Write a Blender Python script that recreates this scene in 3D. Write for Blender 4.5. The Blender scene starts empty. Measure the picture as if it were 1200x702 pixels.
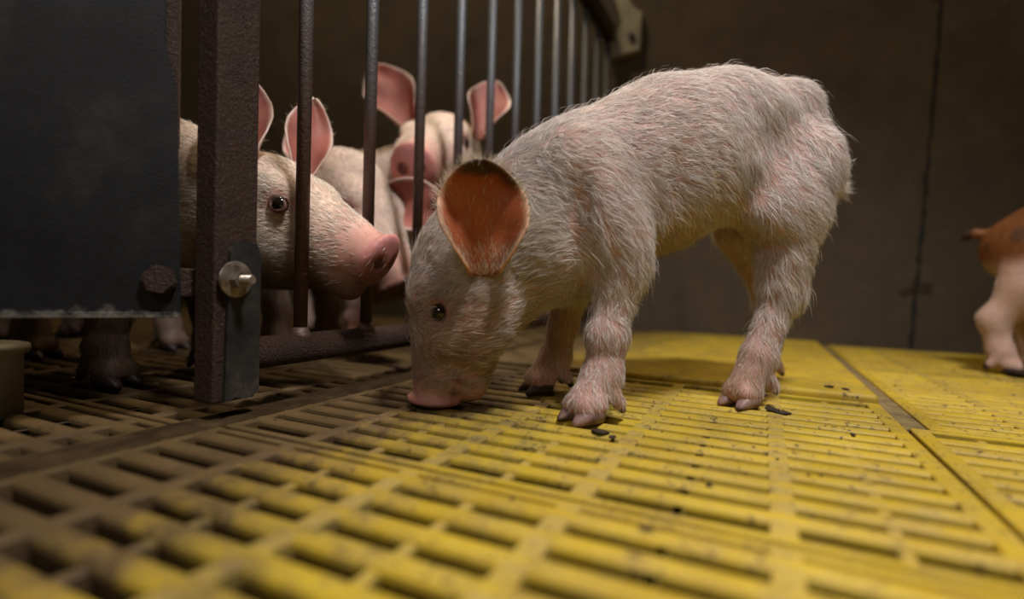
import bpy, bmesh, math, random
import numpy as np
from mathutils import Vector, Matrix
from math import radians, sin, cos, pi

random.seed(7)
RNG = np.random.default_rng(11)
SC = bpy.context.scene
COL = SC.collection

# ------------------------------------------------------------------ camera
F_PX, PITCH, ROLL, YAW, CAM_H = 620.0, radians(1.48), radians(1.7), radians(25.4), 0.11
fw = Vector((-sin(YAW) * cos(PITCH), cos(YAW) * cos(PITCH), -sin(PITCH)))
rt0 = fw.cross(Vector((0, 0, 1))).normalized()
up0 = rt0.cross(fw)
rt = rt0 * cos(ROLL) + up0 * sin(ROLL)
up = rt.cross(fw)
cam = bpy.data.cameras.new('camera')
cam_o = bpy.data.objects.new('camera', cam)
COL.objects.link(cam_o)
cam.sensor_width = 36.0
cam.lens = F_PX / 1200.0 * 36.0
cam.clip_start = 0.01
cam_o.matrix_world = Matrix(((rt.x, up.x, -fw.x, 0), (rt.y, up.y, -fw.y, 0), (rt.z, up.z, -fw.z, CAM_H), (0, 0, 0, 1)))
cam.dof.use_dof = True
cam.dof.focus_distance = 0.47
cam.dof.aperture_fstop = 2.0
SC.camera = cam_o

# ------------------------------------------------------------------ world and lights
world = bpy.data.worlds.new('world')
SC.world = world
world.use_nodes = True
bg = world.node_tree.nodes['Background']
bg.inputs[0].default_value = (0.9, 0.82, 0.72, 1)
bg.inputs[1].default_value = 0.035

def lamp(name, kind, loc, target, energy, color, size, **kw):
    l = bpy.data.lights.new(name, kind)
    o = bpy.data.objects.new(name, l)
    COL.objects.link(o)
    l.energy = energy
    l.color = color
    if kind == 'AREA':
        l.shape = 'RECTANGLE'
        l.size, l.size_y = size
    else:
        l.shadow_soft_size = size
    for k, v in kw.items():
        setattr(l, k, v)
    o.location = loc
    o.rotation_euler = (Vector(target) - Vector(loc)).to_track_quat('-Z', 'Y').to_euler()
    return o

lamp('pen_lamp', 'SPOT', (0.34, 0.10, 1.45), (-0.03, 0.50, 0.05), 90.0, (1.0, 0.945, 0.90), 0.10,
     spot_size=radians(82), spot_blend=1.0)
lamp('heat_lamp', 'SPOT', (-0.62, 1.12, 1.40), (-0.30, 0.58, 0.15), 30.0, (1.0, 0.78, 0.55), 0.05,
     spot_size=radians(52), spot_blend=1.0)
lamp('face_fill', 'AREA', (-0.05, -0.75, 0.95), (-0.15, 0.42, 0.1), 2.3, (1.0, 0.90, 0.80), (0.5, 0.35))  # added soft fill with no real source, brightens the rooting piglet's face
lamp('wall_fill', 'POINT', (-0.75, 0.55, 2.1), (-0.75, 0.9, 0), 34.0, (1.0, 0.80, 0.50), 0.06)  # added unseen lamp that lifts the back wall behind the gate
SC.view_settings.view_transform = 'Standard'
SC.view_settings.look = 'None'
SC.view_settings.gamma = 1.0
SC.view_settings.use_curve_mapping = False
SC.view_settings.exposure = 0.0
try:
    SC.cycles.use_denoising = True
    SC.cycles.max_bounces = 6
except Exception:
    pass

# ------------------------------------------------------------------ helpers
def tag(o, label=None, cat=None, group=None, kind=None):
    if label: o['label'] = label
    if cat: o['category'] = cat
    if group: o['group'] = group
    if kind: o['kind'] = kind
    return o

def empty(name, loc=(0, 0, 0), rz=0.0, parent=None):
    o = bpy.data.objects.new(name, None)
    o.empty_display_size = 0.05
    COL.objects.link(o)
    o.location = loc
    o.rotation_euler = (0, 0, rz)
    if parent: o.parent = parent
    return o

def link_mesh(name, me, mat, parent=None, smooth=False):
    o = bpy.data.objects.new(name, me)
    COL.objects.link(o)
    if mat: me.materials.append(mat)
    if smooth:
        me.polygons.foreach_set('use_smooth', np.ones(len(me.polygons), bool))
    if parent: o.parent = parent
    return o

def bm_obj(name, bm, mat, parent=None, smooth=False):
    bmesh.ops.recalc_face_normals(bm, faces=bm.faces)
    me = bpy.data.meshes.new(name)
    bm.to_mesh(me)
    bm.free()
    return link_mesh(name, me, mat, parent, smooth)

def np_mesh(name, V, Q):
    """mesh from vertex array and an (n,k) face array"""
    me = bpy.data.meshes.new(name)
    V = np.asarray(V, np.float32)
    Q = np.asarray(Q, np.int32)
    k = Q.shape[1]
    me.vertices.add(len(V))
    me.vertices.foreach_set('co', V.ravel())
    me.loops.add(Q.size)
    me.loops.foreach_set('vertex_index', Q.ravel())
    me.polygons.add(len(Q))
    me.polygons.foreach_set('loop_start', np.arange(0, Q.size, k, dtype=np.int32))
    me.update(calc_edges=True)
    return me

def set_color(me, rgb):
    a = me.color_attributes.new('tint', 'FLOAT_COLOR', 'POINT')
    c = np.ones((len(rgb), 4), np.float32)
    c[:, :3] = rgb
    a.data.foreach_set('color', c.ravel())

def add_box(bm, lo, hi, bevel=0.0, seg=2):
    r = bmesh.ops.create_cube(bm, size=1.0)
    vs = r['verts']
    for v in vs:
        v.co = Vector([lo[i] + (v.co[i] + 0.5) * (hi[i] - lo[i]) for i in range(3)])
    if bevel > 0:
        es = list({e for v in vs for e in v.link_edges})
        bmesh.ops.bevel(bm, geom=es, offset=bevel, segments=seg, affect='EDGES', profile=0.5)

def add_tube(bm, p1, p2, r, seg=24, r2=None):
    p1, p2 = Vector(p1), Vector(p2)
    d = p2 - p1
    m = Matrix.Translation((p1 + p2) / 2) @ d.to_track_quat('Z', 'Y').to_matrix().to_4x4()
    bmesh.ops.create_cone(bm, cap_ends=True, segments=seg, radius1=r, radius2=r if r2 is None else r2, depth=d.length, matrix=m)

def add_lathe(bm, prof, M, seg=32):
    rings = []
    for (r, z) in prof:
        rings.append([bm.verts.new(M @ Vector((r * cos(2 * pi * i / seg), r * sin(2 * pi * i / seg), z))) for i in range(seg)])
    for a, b in zip(rings[:-1], rings[1:]):
        for i in range(seg):
            j = (i + 1) % seg
            bm.faces.new((a[i], a[j], b[j], b[i]))
    bm.faces.new(rings[0][::-1])
    bm.faces.new(rings[-1])

# ------------------------------------------------------------------ node material helpers
class Mat:
    def __init__(self, name):
        self.m = bpy.data.materials.new(name)
        self.m.use_nodes = True
        self.t = self.m.node_tree
        self.p = self.t.nodes['Principled BSDF']
    def n(self, kind, **kw):
        x = self.t.nodes.new(kind)
        for k, v in kw.items(): setattr(x, k, v)
        return x
    def l(self, a, b): self.t.links.new(a, b)
    def coords(self, kind='Object'):
        return self.n('ShaderNodeTexCoord').outputs[kind]
    def pos(self):
        return self.n('ShaderNodeNewGeometry').outputs['Position']
    def noise(self, vec, scale, detail=4, rough=0.6, dist=0.0, vscale=None):
        if vscale:
            mp = self.n('ShaderNodeMapping')
            mp.inputs['Scale'].default_value = vscale
            self.l(vec, mp.inputs['Vector'])
            vec = mp.outputs[0]
        x = self.n('ShaderNodeTexNoise')
        x.inputs['Scale'].default_value = scale
        x.inputs['Detail'].default_value = detail
        x.inputs['Roughness'].default_value = rough
        x.inputs['Distortion'].default_value = dist
        self.l(vec, x.inputs['Vector'])
        return x.outputs['Fac']
    def ramp(self, fac, stops):
        r = self.n('ShaderNodeValToRGB')
        e = r.color_ramp.elements
        while len(e) > 1: e.remove(e[-1])
        e[0].position = stops[0][0]
        e[0].color = self.c4(stops[0][1])
        for p, c in stops[1:]:
            q = e.new(p)
            q.color = self.c4(c)
        self.l(fac, r.inputs['Fac'])
        return r.outputs['Color']
    @staticmethod
    def c4(c):
        if isinstance(c, (int, float)): return (c, c, c, 1)
        return (*c, 1)
    def mix(self, fac, a, b, mode='MIX'):
        x = self.n('ShaderNodeMix', data_type='RGBA', blend_type=mode)
        for i, v in ((0, fac), (6, a), (7, b)):
            if isinstance(v, bpy.types.NodeSocket): self.l(v, x.inputs[i])
            elif i == 0: x.inputs[0].default_value = v
            else: x.inputs[i].default_value = self.c4(v)
        return x.outputs[2]
    def math(self, op, a, b=None, c=None, clamp=False):
        x = self.n('ShaderNodeMath', operation=op)
        x.use_clamp = clamp
        for i, v in enumerate((a, b, c)):
            if v is None: continue
            if isinstance(v, bpy.types.NodeSocket): self.l(v, x.inputs[i])
            else: x.inputs[i].default_value = v
        return x.outputs[0]
    def bump(self, h, strength=0.3, dist=0.002, normal=None):
        b = self.n('ShaderNodeBump')
        b.inputs['Strength'].default_value = strength
        b.inputs['Distance'].default_value = dist
        self.l(h, b.inputs['Height'])
        if normal: self.l(normal, b.inputs['Normal'])
        self.l(b.outputs[0], self.p.inputs['Normal'])
        return b.outputs[0]
    def set(self, color=None, rough=None, metal=None, **kw):
        P = self.p.inputs
        for key, v in (('Base Color', color), ('Roughness', rough), ('Metallic', metal)):
            if v is None: continue
            if isinstance(v, bpy.types.NodeSocket): self.l(v, P[key])
            elif key == 'Base Color': P[key].default_value = self.c4(v)
            else: P[key].default_value = v
        for k, v in kw.items(): P[k.replace('_', ' ')].default_value = v
        return self

def make_materials():
    M = {}
    # concrete wall
    a = Mat('stained_concrete'); v = a.coords()
    n1 = a.noise(v, 1.3, 5, 0.6); n2 = a.noise(v, 9, 7, 0.75); n3 = a.noise(v, 140, 3, 0.7)
    c = a.ramp(n1, [(0.3, (0.060, 0.044, 0.026)), (0.62, (0.105, 0.078, 0.046)), (0.8, (0.085, 0.067, 0.043))])
    c = a.mix(a.math('MULTIPLY', a.ramp(n2, [(0.38, 0.0), (0.65, 1.0)]), 0.6), c, (0.040, 0.030, 0.024))
    sp = a.ramp(a.noise(v, 34, 4, 0.75), [(0.66, 0.0), (0.74, 1.0)])
    c = a.mix(a.math('MULTIPLY', sp, 0.35), c, (0.24, 0.21, 0.16))
    a.set(c, 0.85); a.bump(a.math('ADD', a.math('MULTIPLY', n2, 0.6), n3), 0.35, 0.003)
    M['wall'] = a.m
    # yellow plastic floor
    for nm, key, dz in (('dirty_yellow_plastic', 'yellow', 0.0), ('dusty_yellow_ribs', 'ribs', 0.13)):
        a = Mat(nm); v = a.pos()
        sx = a.n('ShaderNodeSeparateXYZ'); a.l(v, sx.inputs[0])
        n1 = a.noise(v, 6, 5, 0.65); n2 = a.noise(v, 38, 6, 0.7, 0.3); n3 = a.noise(v, 190, 4, 0.75); n4 = a.noise(v, 700, 2, 0.6)
        base = a.ramp(n1, [(0.3, (0.38, 0.25, 0.020)), (0.55, (0.56, 0.395, 0.028)), (0.8, (0.62, 0.46, 0.05))])
        dust = a.ramp(n2, [(0.42 - dz, dz * 1.3), (0.72 - dz, 0.55 + dz)])
        brn = a.ramp(a.noise(v, 15, 6, 0.75, 0.4), [(0.52, 0.0), (0.72, 0.5)])
        c = a.mix(dust, base, (0.40, 0.31, 0.13))
        c = a.mix(brn, c, (0.24, 0.15, 0.04))
        # soil trodden around the gate and the left corner, and on the pen beyond
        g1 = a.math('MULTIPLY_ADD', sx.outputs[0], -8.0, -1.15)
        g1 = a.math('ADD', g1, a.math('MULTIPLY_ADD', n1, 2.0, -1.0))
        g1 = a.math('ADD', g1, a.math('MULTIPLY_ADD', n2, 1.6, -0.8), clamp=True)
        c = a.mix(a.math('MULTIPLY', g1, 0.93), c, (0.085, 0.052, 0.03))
        # flange strips and joints dirty by band of n3 specks
        sp = a.ramp(a.math('ADD', a.math('MULTIPLY', n3, 0.6), a.math('MULTIPLY', n2, 0.4)), [(0.55, 0.0), (0.62, 1.0)])
        c = a.mix(a.math('MULTIPLY', sp, 0.85), c, (0.06, 0.035, 0.018))
        sp2 = a.ramp(a.noise(v, 420, 2, 0.5), [(0.69, 0.0), (0.73, 1.0)])
        c = a.mix(a.math('MULTIPLY', sp2, 0.8), c, (0.03, 0.02, 0.012))
        # sides of the slots turn darker brown with depth
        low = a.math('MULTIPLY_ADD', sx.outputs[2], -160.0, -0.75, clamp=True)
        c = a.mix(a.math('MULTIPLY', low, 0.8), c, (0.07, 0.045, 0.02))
        a.set(c, 0.55, Specular_IOR_Level=0.3)
        a.bump(a.math('ADD', n4, a.math('MULTIPLY', n3, 1.2)), 0.35, 0.0006)
        M[key] = a.m
    a = Mat('grimy_joint_plastic'); v = a.pos()
    n2 = a.noise(v, 40, 6, 0.7)
    c = a.ramp(n2, [(0.35, (0.030, 0.018, 0.009)), (0.6, (0.060, 0.038, 0.018)), (0.8, (0.13, 0.09, 0.04))])
    a.set(c, 0.95, Specular_IOR_Level=0.08); a.bump(n2, 0.5, 0.003); M['joint'] = a.m
    a = Mat('trodden_joint_plastic'); v = a.pos()
    n2 = a.noise(v, 40, 6, 0.7)
    a.set(a.ramp(n2, [(0.3, (0.12, 0.085, 0.045)), (0.6, (0.27, 0.20, 0.09)), (0.8, (0.22, 0.17, 0.10))]), 0.9, Specular_IOR_Level=0.1); a.bump(n2, 0.5, 0.002); M['joint2'] = a.m
    a = Mat('slurry'); v = a.pos()
    a.set(a.ramp(a.noise(v, 20), [(0.3, (0.010, 0.008, 0.006)), (0.7, (0.03, 0.022, 0.016))]), 0.35); M['pit'] = a.m
    # rust
    a = Mat('pitted_rusty_steel'); v = a.coords()
    n1 = a.noise(v, 16, 5, 0.7); n2 = a.noise(v, 420, 3, 0.75); n3 = a.noise(v, 210, 4, 0.8)
    c = a.ramp(n1, [(0.3, (0.020, 0.009, 0.006)), (0.5, (0.040, 0.018, 0.011)), (0.72, (0.026, 0.014, 0.010))])
    sp = a.ramp(n2, [(0.58, 0.0), (0.74, 1.0)])
    c = a.mix(a.math('MULTIPLY', sp, 0.55), c, (0.17, 0.11, 0.095))
    a.set(c, a.ramp(n2, [(0.3, 0.7), (0.7, 0.32)]), 0.1, Specular_IOR_Level=0.35)
    a.bump(a.math('ADD', a.math('MULTIPLY', n3, 0.7), n2), 1.0, 0.0018); M['rust'] = a.m
    a = Mat('worn_bar_steel'); v = a.coords()
    n1 = a.noise(v, 9, 5, 0.7); n2 = a.noise(v, 230, 3, 0.7)
    sz = a.n('ShaderNodeSeparateXYZ'); a.l(v, sz.inputs[0])
    hi = a.math('MULTIPLY_ADD', sz.outputs[2], 4.5, -0.95)
    hi = a.math('ADD', hi, a.math('MULTIPLY_ADD', n1, 1.2, -0.6), clamp=True)
    c = a.mix(hi, a.mix(n1, (0.15, 0.085, 0.07), (0.08, 0.055, 0.05)), (0.13, 0.14, 0.155))
    a.set(c, 0.5, 0.4); a.bump(n2, 0.8, 0.0014); M['bar'] = a.m
    a = Mat('scuffed_steel_plate'); v = a.coords()
    n1 = a.noise(v, 22, 6, 0.75); n2 = a.noise(v, 200, 3)
    c = a.ramp(n1, [(0.36, (0.022, 0.023, 0.026)), (0.55, (0.055, 0.053, 0.052)), (0.72, (0.17, 0.14, 0.12))])
    a.set(c, 0.5, 0.5); a.bump(a.math('ADD', n1, a.math('MULTIPLY', n2, 0.3)), 0.5, 0.001); M['plate'] = a.m
    a = Mat('galvanised_bolt'); v = a.coords()
    n1 = a.noise(v, 90, 4)
    a.set(a.ramp(n1, [(0.35, (0.14, 0.11, 0.085)), (0.65, (0.42, 0.38, 0.32))]), 0.38, 0.75); a.bump(n1, 0.4, 0.0005); M['bolt'] = a.m
    # dark panel
    a = Mat('blackened_sheet_metal'); v = a.coords()
    n1 = a.noise(v, 7, 6, 0.65); n2 = a.noise(v, 420, 3, 0.7); n3 = a.noise(v, 60, 4, 0.8)
    c = a.ramp(n1, [(0.35, (0.003, 0.0035, 0.005)), (0.5, (0.008, 0.009, 0.011)), (0.66, (0.032, 0.031, 0.031))])
    sz = a.n('ShaderNodeSeparateXYZ'); a.l(v, sz.inputs[0])
    ed = a.math('MULTIPLY_ADD', sz.outputs[2], -110.0, 1.1)
    ed = a.math('ADD', ed, a.math('MULTIPLY_ADD', n3, 3.0, -1.9), clamp=True)
    c = a.mix(a.math('MULTIPLY', ed, 0.7), c, (0.30, 0.27, 0.23))
    a.set(c, a.ramp(n2, [(0.3, 0.65), (0.7, 0.48)]), 0.0, Specular_IOR_Level=0.3); a.bump(n2, 0.5, 0.0006); M['panel'] = a.m
    a = Mat('grey_plastic'); v = a.coords()
    a.set(a.ramp(a.noise(v, 14, 5), [(0.3, (0.22, 0.20, 0.16)), (0.7, (0.40, 0.37, 0.30))]), 0.6); M['pvc'] = a.m
    a = Mat('pale_bracket_metal'); v = a.coords()
    a.set(a.ramp(a.noise(v, 25, 5), [(0.3, (0.22, 0.20, 0.15)), (0.7, (0.42, 0.39, 0.30))]), 0.6, 0.2); M['bracket'] = a.m
    a = Mat('dark_bracket_hole'); a.set((0.01, 0.01, 0.01), 0.9); M['hole'] = a.m
    # animals
    def skin(name, sss=0.25, spec=0.35):
        a = Mat(name)
        at = a.n('ShaderNodeAttribute', attribute_name='tint')
        v = a.coords()
        n1 = a.noise(v, 55, 5, 0.65); n2 = a.noise(v, 500, 3, 0.7)
        c = a.mix(a.math('MULTIPLY', a.ramp(n1, [(0.4, 0.0), (0.7, 1.0)]), 0.35), at.outputs['Color'], (0.62, 0.34, 0.26), 'MULTIPLY')
        a.set(c, 0.55, Specular_IOR_Level=spec)
        a.p.inputs['Subsurface Weight'].default_value = sss
        a.p.inputs['Subsurface Scale'].default_value = 0.006
        a.p.inputs['Subsurface Radius'].default_value = (1.0, 0.35, 0.2)
        a.bump(a.math('ADD', n1, a.math('MULTIPLY', n2, 0.4)), 0.3, 0.001)
        return a.m
    M['skin'] = skin('piglet_skin')
    M['ear'] = skin('thin_ear_skin', 0.15)
    a = Mat('piglet_hair')
    at = a.n('ShaderNodeAttribute', attribute_name='tint')
    a.set(at.outputs['Color'], 0.5, Specular_IOR_Level=0.35)
    tr = a.n('ShaderNodeBsdfTranslucent'); a.l(at.outputs['Color'], tr.inputs[0])
    ms = a.n('ShaderNodeMixShader'); ms.inputs[0].default_value = 0.35
    out = a.t.nodes['Material Output']
    a.l(a.p.outputs[0], ms.inputs[1]); a.l(tr.outputs[0], ms.inputs[2]); a.l(ms.outputs[0], out.inputs[0])
    M['hair'] = a.m
    a = Mat('wet_eye'); a.set((0.012, 0.008, 0.006), 0.06, Specular_IOR_Level=0.7); M['eye'] = a.m
    a = Mat('eyelid_skin'); a.set((0.11, 0.045, 0.035), 0.6); M['lid'] = a.m
    a = Mat('hoof_horn'); v = a.coords()
    a.set(a.ramp(a.noise(v, 70, 5), [(0.3, (0.14, 0.075, 0.07)), (0.7, (0.36, 0.22, 0.20))]), 0.45); M['hoof'] = a.m
    a = Mat('dark_hoof_horn'); a.set((0.045, 0.025, 0.022), 0.5); M['darkhoof'] = a.m
    a = Mat('dried_dung'); v = a.coords()
    a.set(a.ramp(a.noise(v, 200, 4), [(0.3, (0.02, 0.012, 0.008)), (0.7, (0.07, 0.045, 0.025))]), 0.9); M['dung'] = a.m
    return M
MT = make_materials()

WALL_Y, GATE_X = 1.36, -0.375

# ------------------------------------------------------------------ room
def build_room():
    bm = bmesh.new(); add_box(bm, (-2.3, WALL_Y, -0.2), (2.2, WALL_Y + 0.12, 2.4))
    tag(bm_obj('wall_back', bm, MT['wall']), kind='structure')
    bm = bmesh.new(); add_box(bm, (-2.42, -1.5, -0.2), (-2.3, WALL_Y, 2.4))
    tag(bm_obj('wall_left', bm, MT['wall']), kind='structure')
    bm = bmesh.new(); add_box(bm, (2.2, -1.5, -0.2), (2.32, WALL_Y, 2.4))
    tag(bm_obj('wall_right', bm, MT['wall']), kind='structure')
    bm = bmesh.new(); add_box(bm, (-2.42, -1.5, 2.4), (2.32, WALL_Y + 0.12, 2.5))
    tag(bm_obj('ceiling', bm, MT['wall']), kind='structure')
    # vertical crack between two cast wall slabs, with its two rough tie holes
    rr = random.Random(3)
    bm = bmesh.new()
    prev = None
    z = 0.0
    while z < 1.3:
        x = 0.283 + 0.032 * z + rr.uniform(-0.0018, 0.0018)
        w = rr.uniform(0.0012, 0.0045)
        a = [bm.verts.new((x + s * w, WALL_Y - 0.0015, z)) for s in (-1, 1)] + [bm.verts.new((x + s * w, WALL_Y + 0.02, z)) for s in (-1, 1)]
        if prev:
            bm.faces.new((prev[0], prev[1], a[1], a[0])); bm.faces.new((prev[0], a[0], a[2], prev[2])); bm.faces.new((prev[1], prev[3], a[3], a[1]))
        prev = a
        z += rr.uniform(0.008, 0.02)
    tag(bm_obj('trim_1', bm, MT['hole']), 'dark rough vertical joint running down the concrete wall', kind='structure')
    bm = bmesh.new()
    for (x, z) in ((0.286, 0.13), (0.306, 0.74)):
        for k in range(9):
            r = rr.uniform(0.006, 0.013)
            m = Matrix.Translation((x + rr.uniform(-0.028, 0.028), WALL_Y, z + rr.uniform(-0.014, 0.014))) @ Matrix.Diagonal((1.2, 0.08, 0.8, 1))
            s = bmesh.ops.create_icosphere(bm, subdivisions=2, radius=r, matrix=m)
            for q in s['verts']: q.co += Vector([rr.uniform(-0.0015, 0.0015) for _ in range(3)])
    tag(bm_obj('trim_2', bm, MT['dung']), 'two rough dark mortar patches on the wall joint', kind='structure')
build_room()

# ------------------------------------------------------------------ slatted floor
PITCH_Y, RIB_PX = 0.025, 0.098
def slat_profile():
    # rounded top bar, section in (y,z)
    w, h = 0.0072, 0.015
    pts = []
    for k in range(9):
        t = pi * k / 8
        pts.append((w * cos(t), -0.0048 + 0.0048 * sin(t) ** 0.8))
    pts += [(-w * 0.8, -h), (w * 0.8, -h)]
    return pts
def slatted_panel(x0, x1, y0, y1, ribx, parent, phase=0.282):
    """one injection-moulded panel: rounded slats along X, deep ribs along Y, flange all round"""
    V, Fq = [], []
    prof = slat_profile(); n = len(prof)
    ks = range(int(math.floor((y0 - phase) / PITCH_Y)) - 1, int(math.ceil((y1 - phase) / PITCH_Y)) + 2)
    bm = bmesh.new()
    for k in ks:
        yc = phase + (k + 0.5) * PITCH_Y
        if yc - 0.0078 < y0 + 0.004 or yc + 0.0078 > y1 - 0.004: continue
        rings = []
        for x in (x0 + 0.004, x1 - 0.004):
            rings.append([bm.verts.new((x, yc + a, b)) for a, b in prof])
        for i in range(n):
            j = (i + 1) % n
            bm.faces.new((rings[0][i], rings[0][j], rings[1][j], rings[1][i]))
    n_slat = len(bm.faces)
    for x in ribx:
        add_box(bm, (x - 0.0062, y0 + 0.002, -0.026), (x + 0.0062, y1 - 0.002, -0.0006), 0.0012, 2)
    for x in [r + RIB_PX / 2 for r in ribx] + [ribx[0] - RIB_PX / 2]:
        if x0 + 0.01 < x < x1 - 0.01:
            add_box(bm, (x - 0.0032, y0 + 0.002, -0.022), (x + 0.0032, y1 - 0.002, -0.0035), 0.0008, 1)
    for fc in list(bm.faces)[n_slat:]: fc.material_index = 1
    # flange
    t = 0.0068
    add_box(bm, (x0, y0, -0.030), (x1, y0 + t, -0.0004), 0.0015)
    add_box(bm, (x0, y1 - t, -0.030), (x1, y1, -0.0004), 0.0015)
    add_box(bm, (x0, y0, -0.0302), (x0 + 0.013, y1, -0.0005), 0.0015)
    add_box(bm, (x1 - 0.013, y0, -0.0302), (x1, y1, -0.0005), 0.0015)
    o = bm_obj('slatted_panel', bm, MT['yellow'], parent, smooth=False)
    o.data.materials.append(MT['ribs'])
    return o

def build_floor():
    root = tag(empty('floor'), 'yellow plastic slatted floor spread with dirt', kind='structure')
    rib = [0.013 - RIB_PX * k for k in range(4)]
    slatted_panel(-0.366, 0.1125, -0.30, 0.260, rib, root)
    p = slatted_panel(-0.366, 0.1125, 0.264, 0.655, rib, root)
    ribR = [0.128 + 0.098 * (k + 1) - 0.015 for k in range(4)]
    slatted_panel(0.116, 0.60, -0.30, 0.550, ribR, root)
    slatted_panel(0.131, 0.60, 0.554, 0.98, ribR, root)
    slatted_panel(0.131, 0.60, 0.984, WALL_Y - 0.004, ribR, root)
    slatted_panel(0.604, 1.2, -0.30, 0.550, [r + 0.49 for r in ribR], root)
    slatted_panel(0.604, 1.2, 0.554, WALL_Y - 0.004, [r + 0.49 for r in ribR], root)
    ribL = [-0.43 - RIB_PX * k for k in range(5)]
    slatted_panel(-0.885, -0.386, -0.30, 0.245, ribL, root, 0.289)
    slatted_panel(-0.885, -0.386, 0.249, 0.80, ribL, root, 0.289)
    slatted_panel(-0.885, -0.386, 0.804, WALL_Y - 0.004, ribL, root, 0.289)
    for i in (1, 2):
        slatted_panel(-0.885 - 0.5 * i, -0.389 - 0.5 * i, 0.0, 0.80, [r - 0.5 * i for r in ribL], root, 0.289)
        slatted_panel(-0.885 - 0.5 * i, -0.389 - 0.5 * i, 0.804, WALL_Y - 0.004, [r - 0.5 * i for r in ribL], root, 0.289)
    # solid lying plate behind the piglet with its turned-up lip
    bm = bmesh.new(); add_box(bm, (-0.366, 0.658, -0.03), (0.1125, WALL_Y - 0.004, 0.0075), 0.005, 4)
    o = bm_obj('solid_panel', bm, MT['yellow'], root)
    tag(o, 'solid yellow lying plate without slots')
    # joint cover strips
    bm = bmesh.new()
    add_box(bm, (0.113, 0.552, -0.02), (0.1305, WALL_Y - 0.004, -0.002), 0.001)
    bm2 = bmesh.new(); add_box(bm2, (-0.392, -0.3, -0.028), (-0.3585, WALL_Y - 0.004, 0.0012), 0.003)
    bm_obj('joint_strip', bm, MT['joint2'], root)
    bm_obj('joint_strip', bm2, MT['joint'], root)
    bm = bmesh.new(); add_box(bm, (-2.3, -1.2, -0.2), (2.2, WALL_Y, -0.12))
    bm_obj('slurry_pit', bm, MT['pit'], root)
build_floor()

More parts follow.
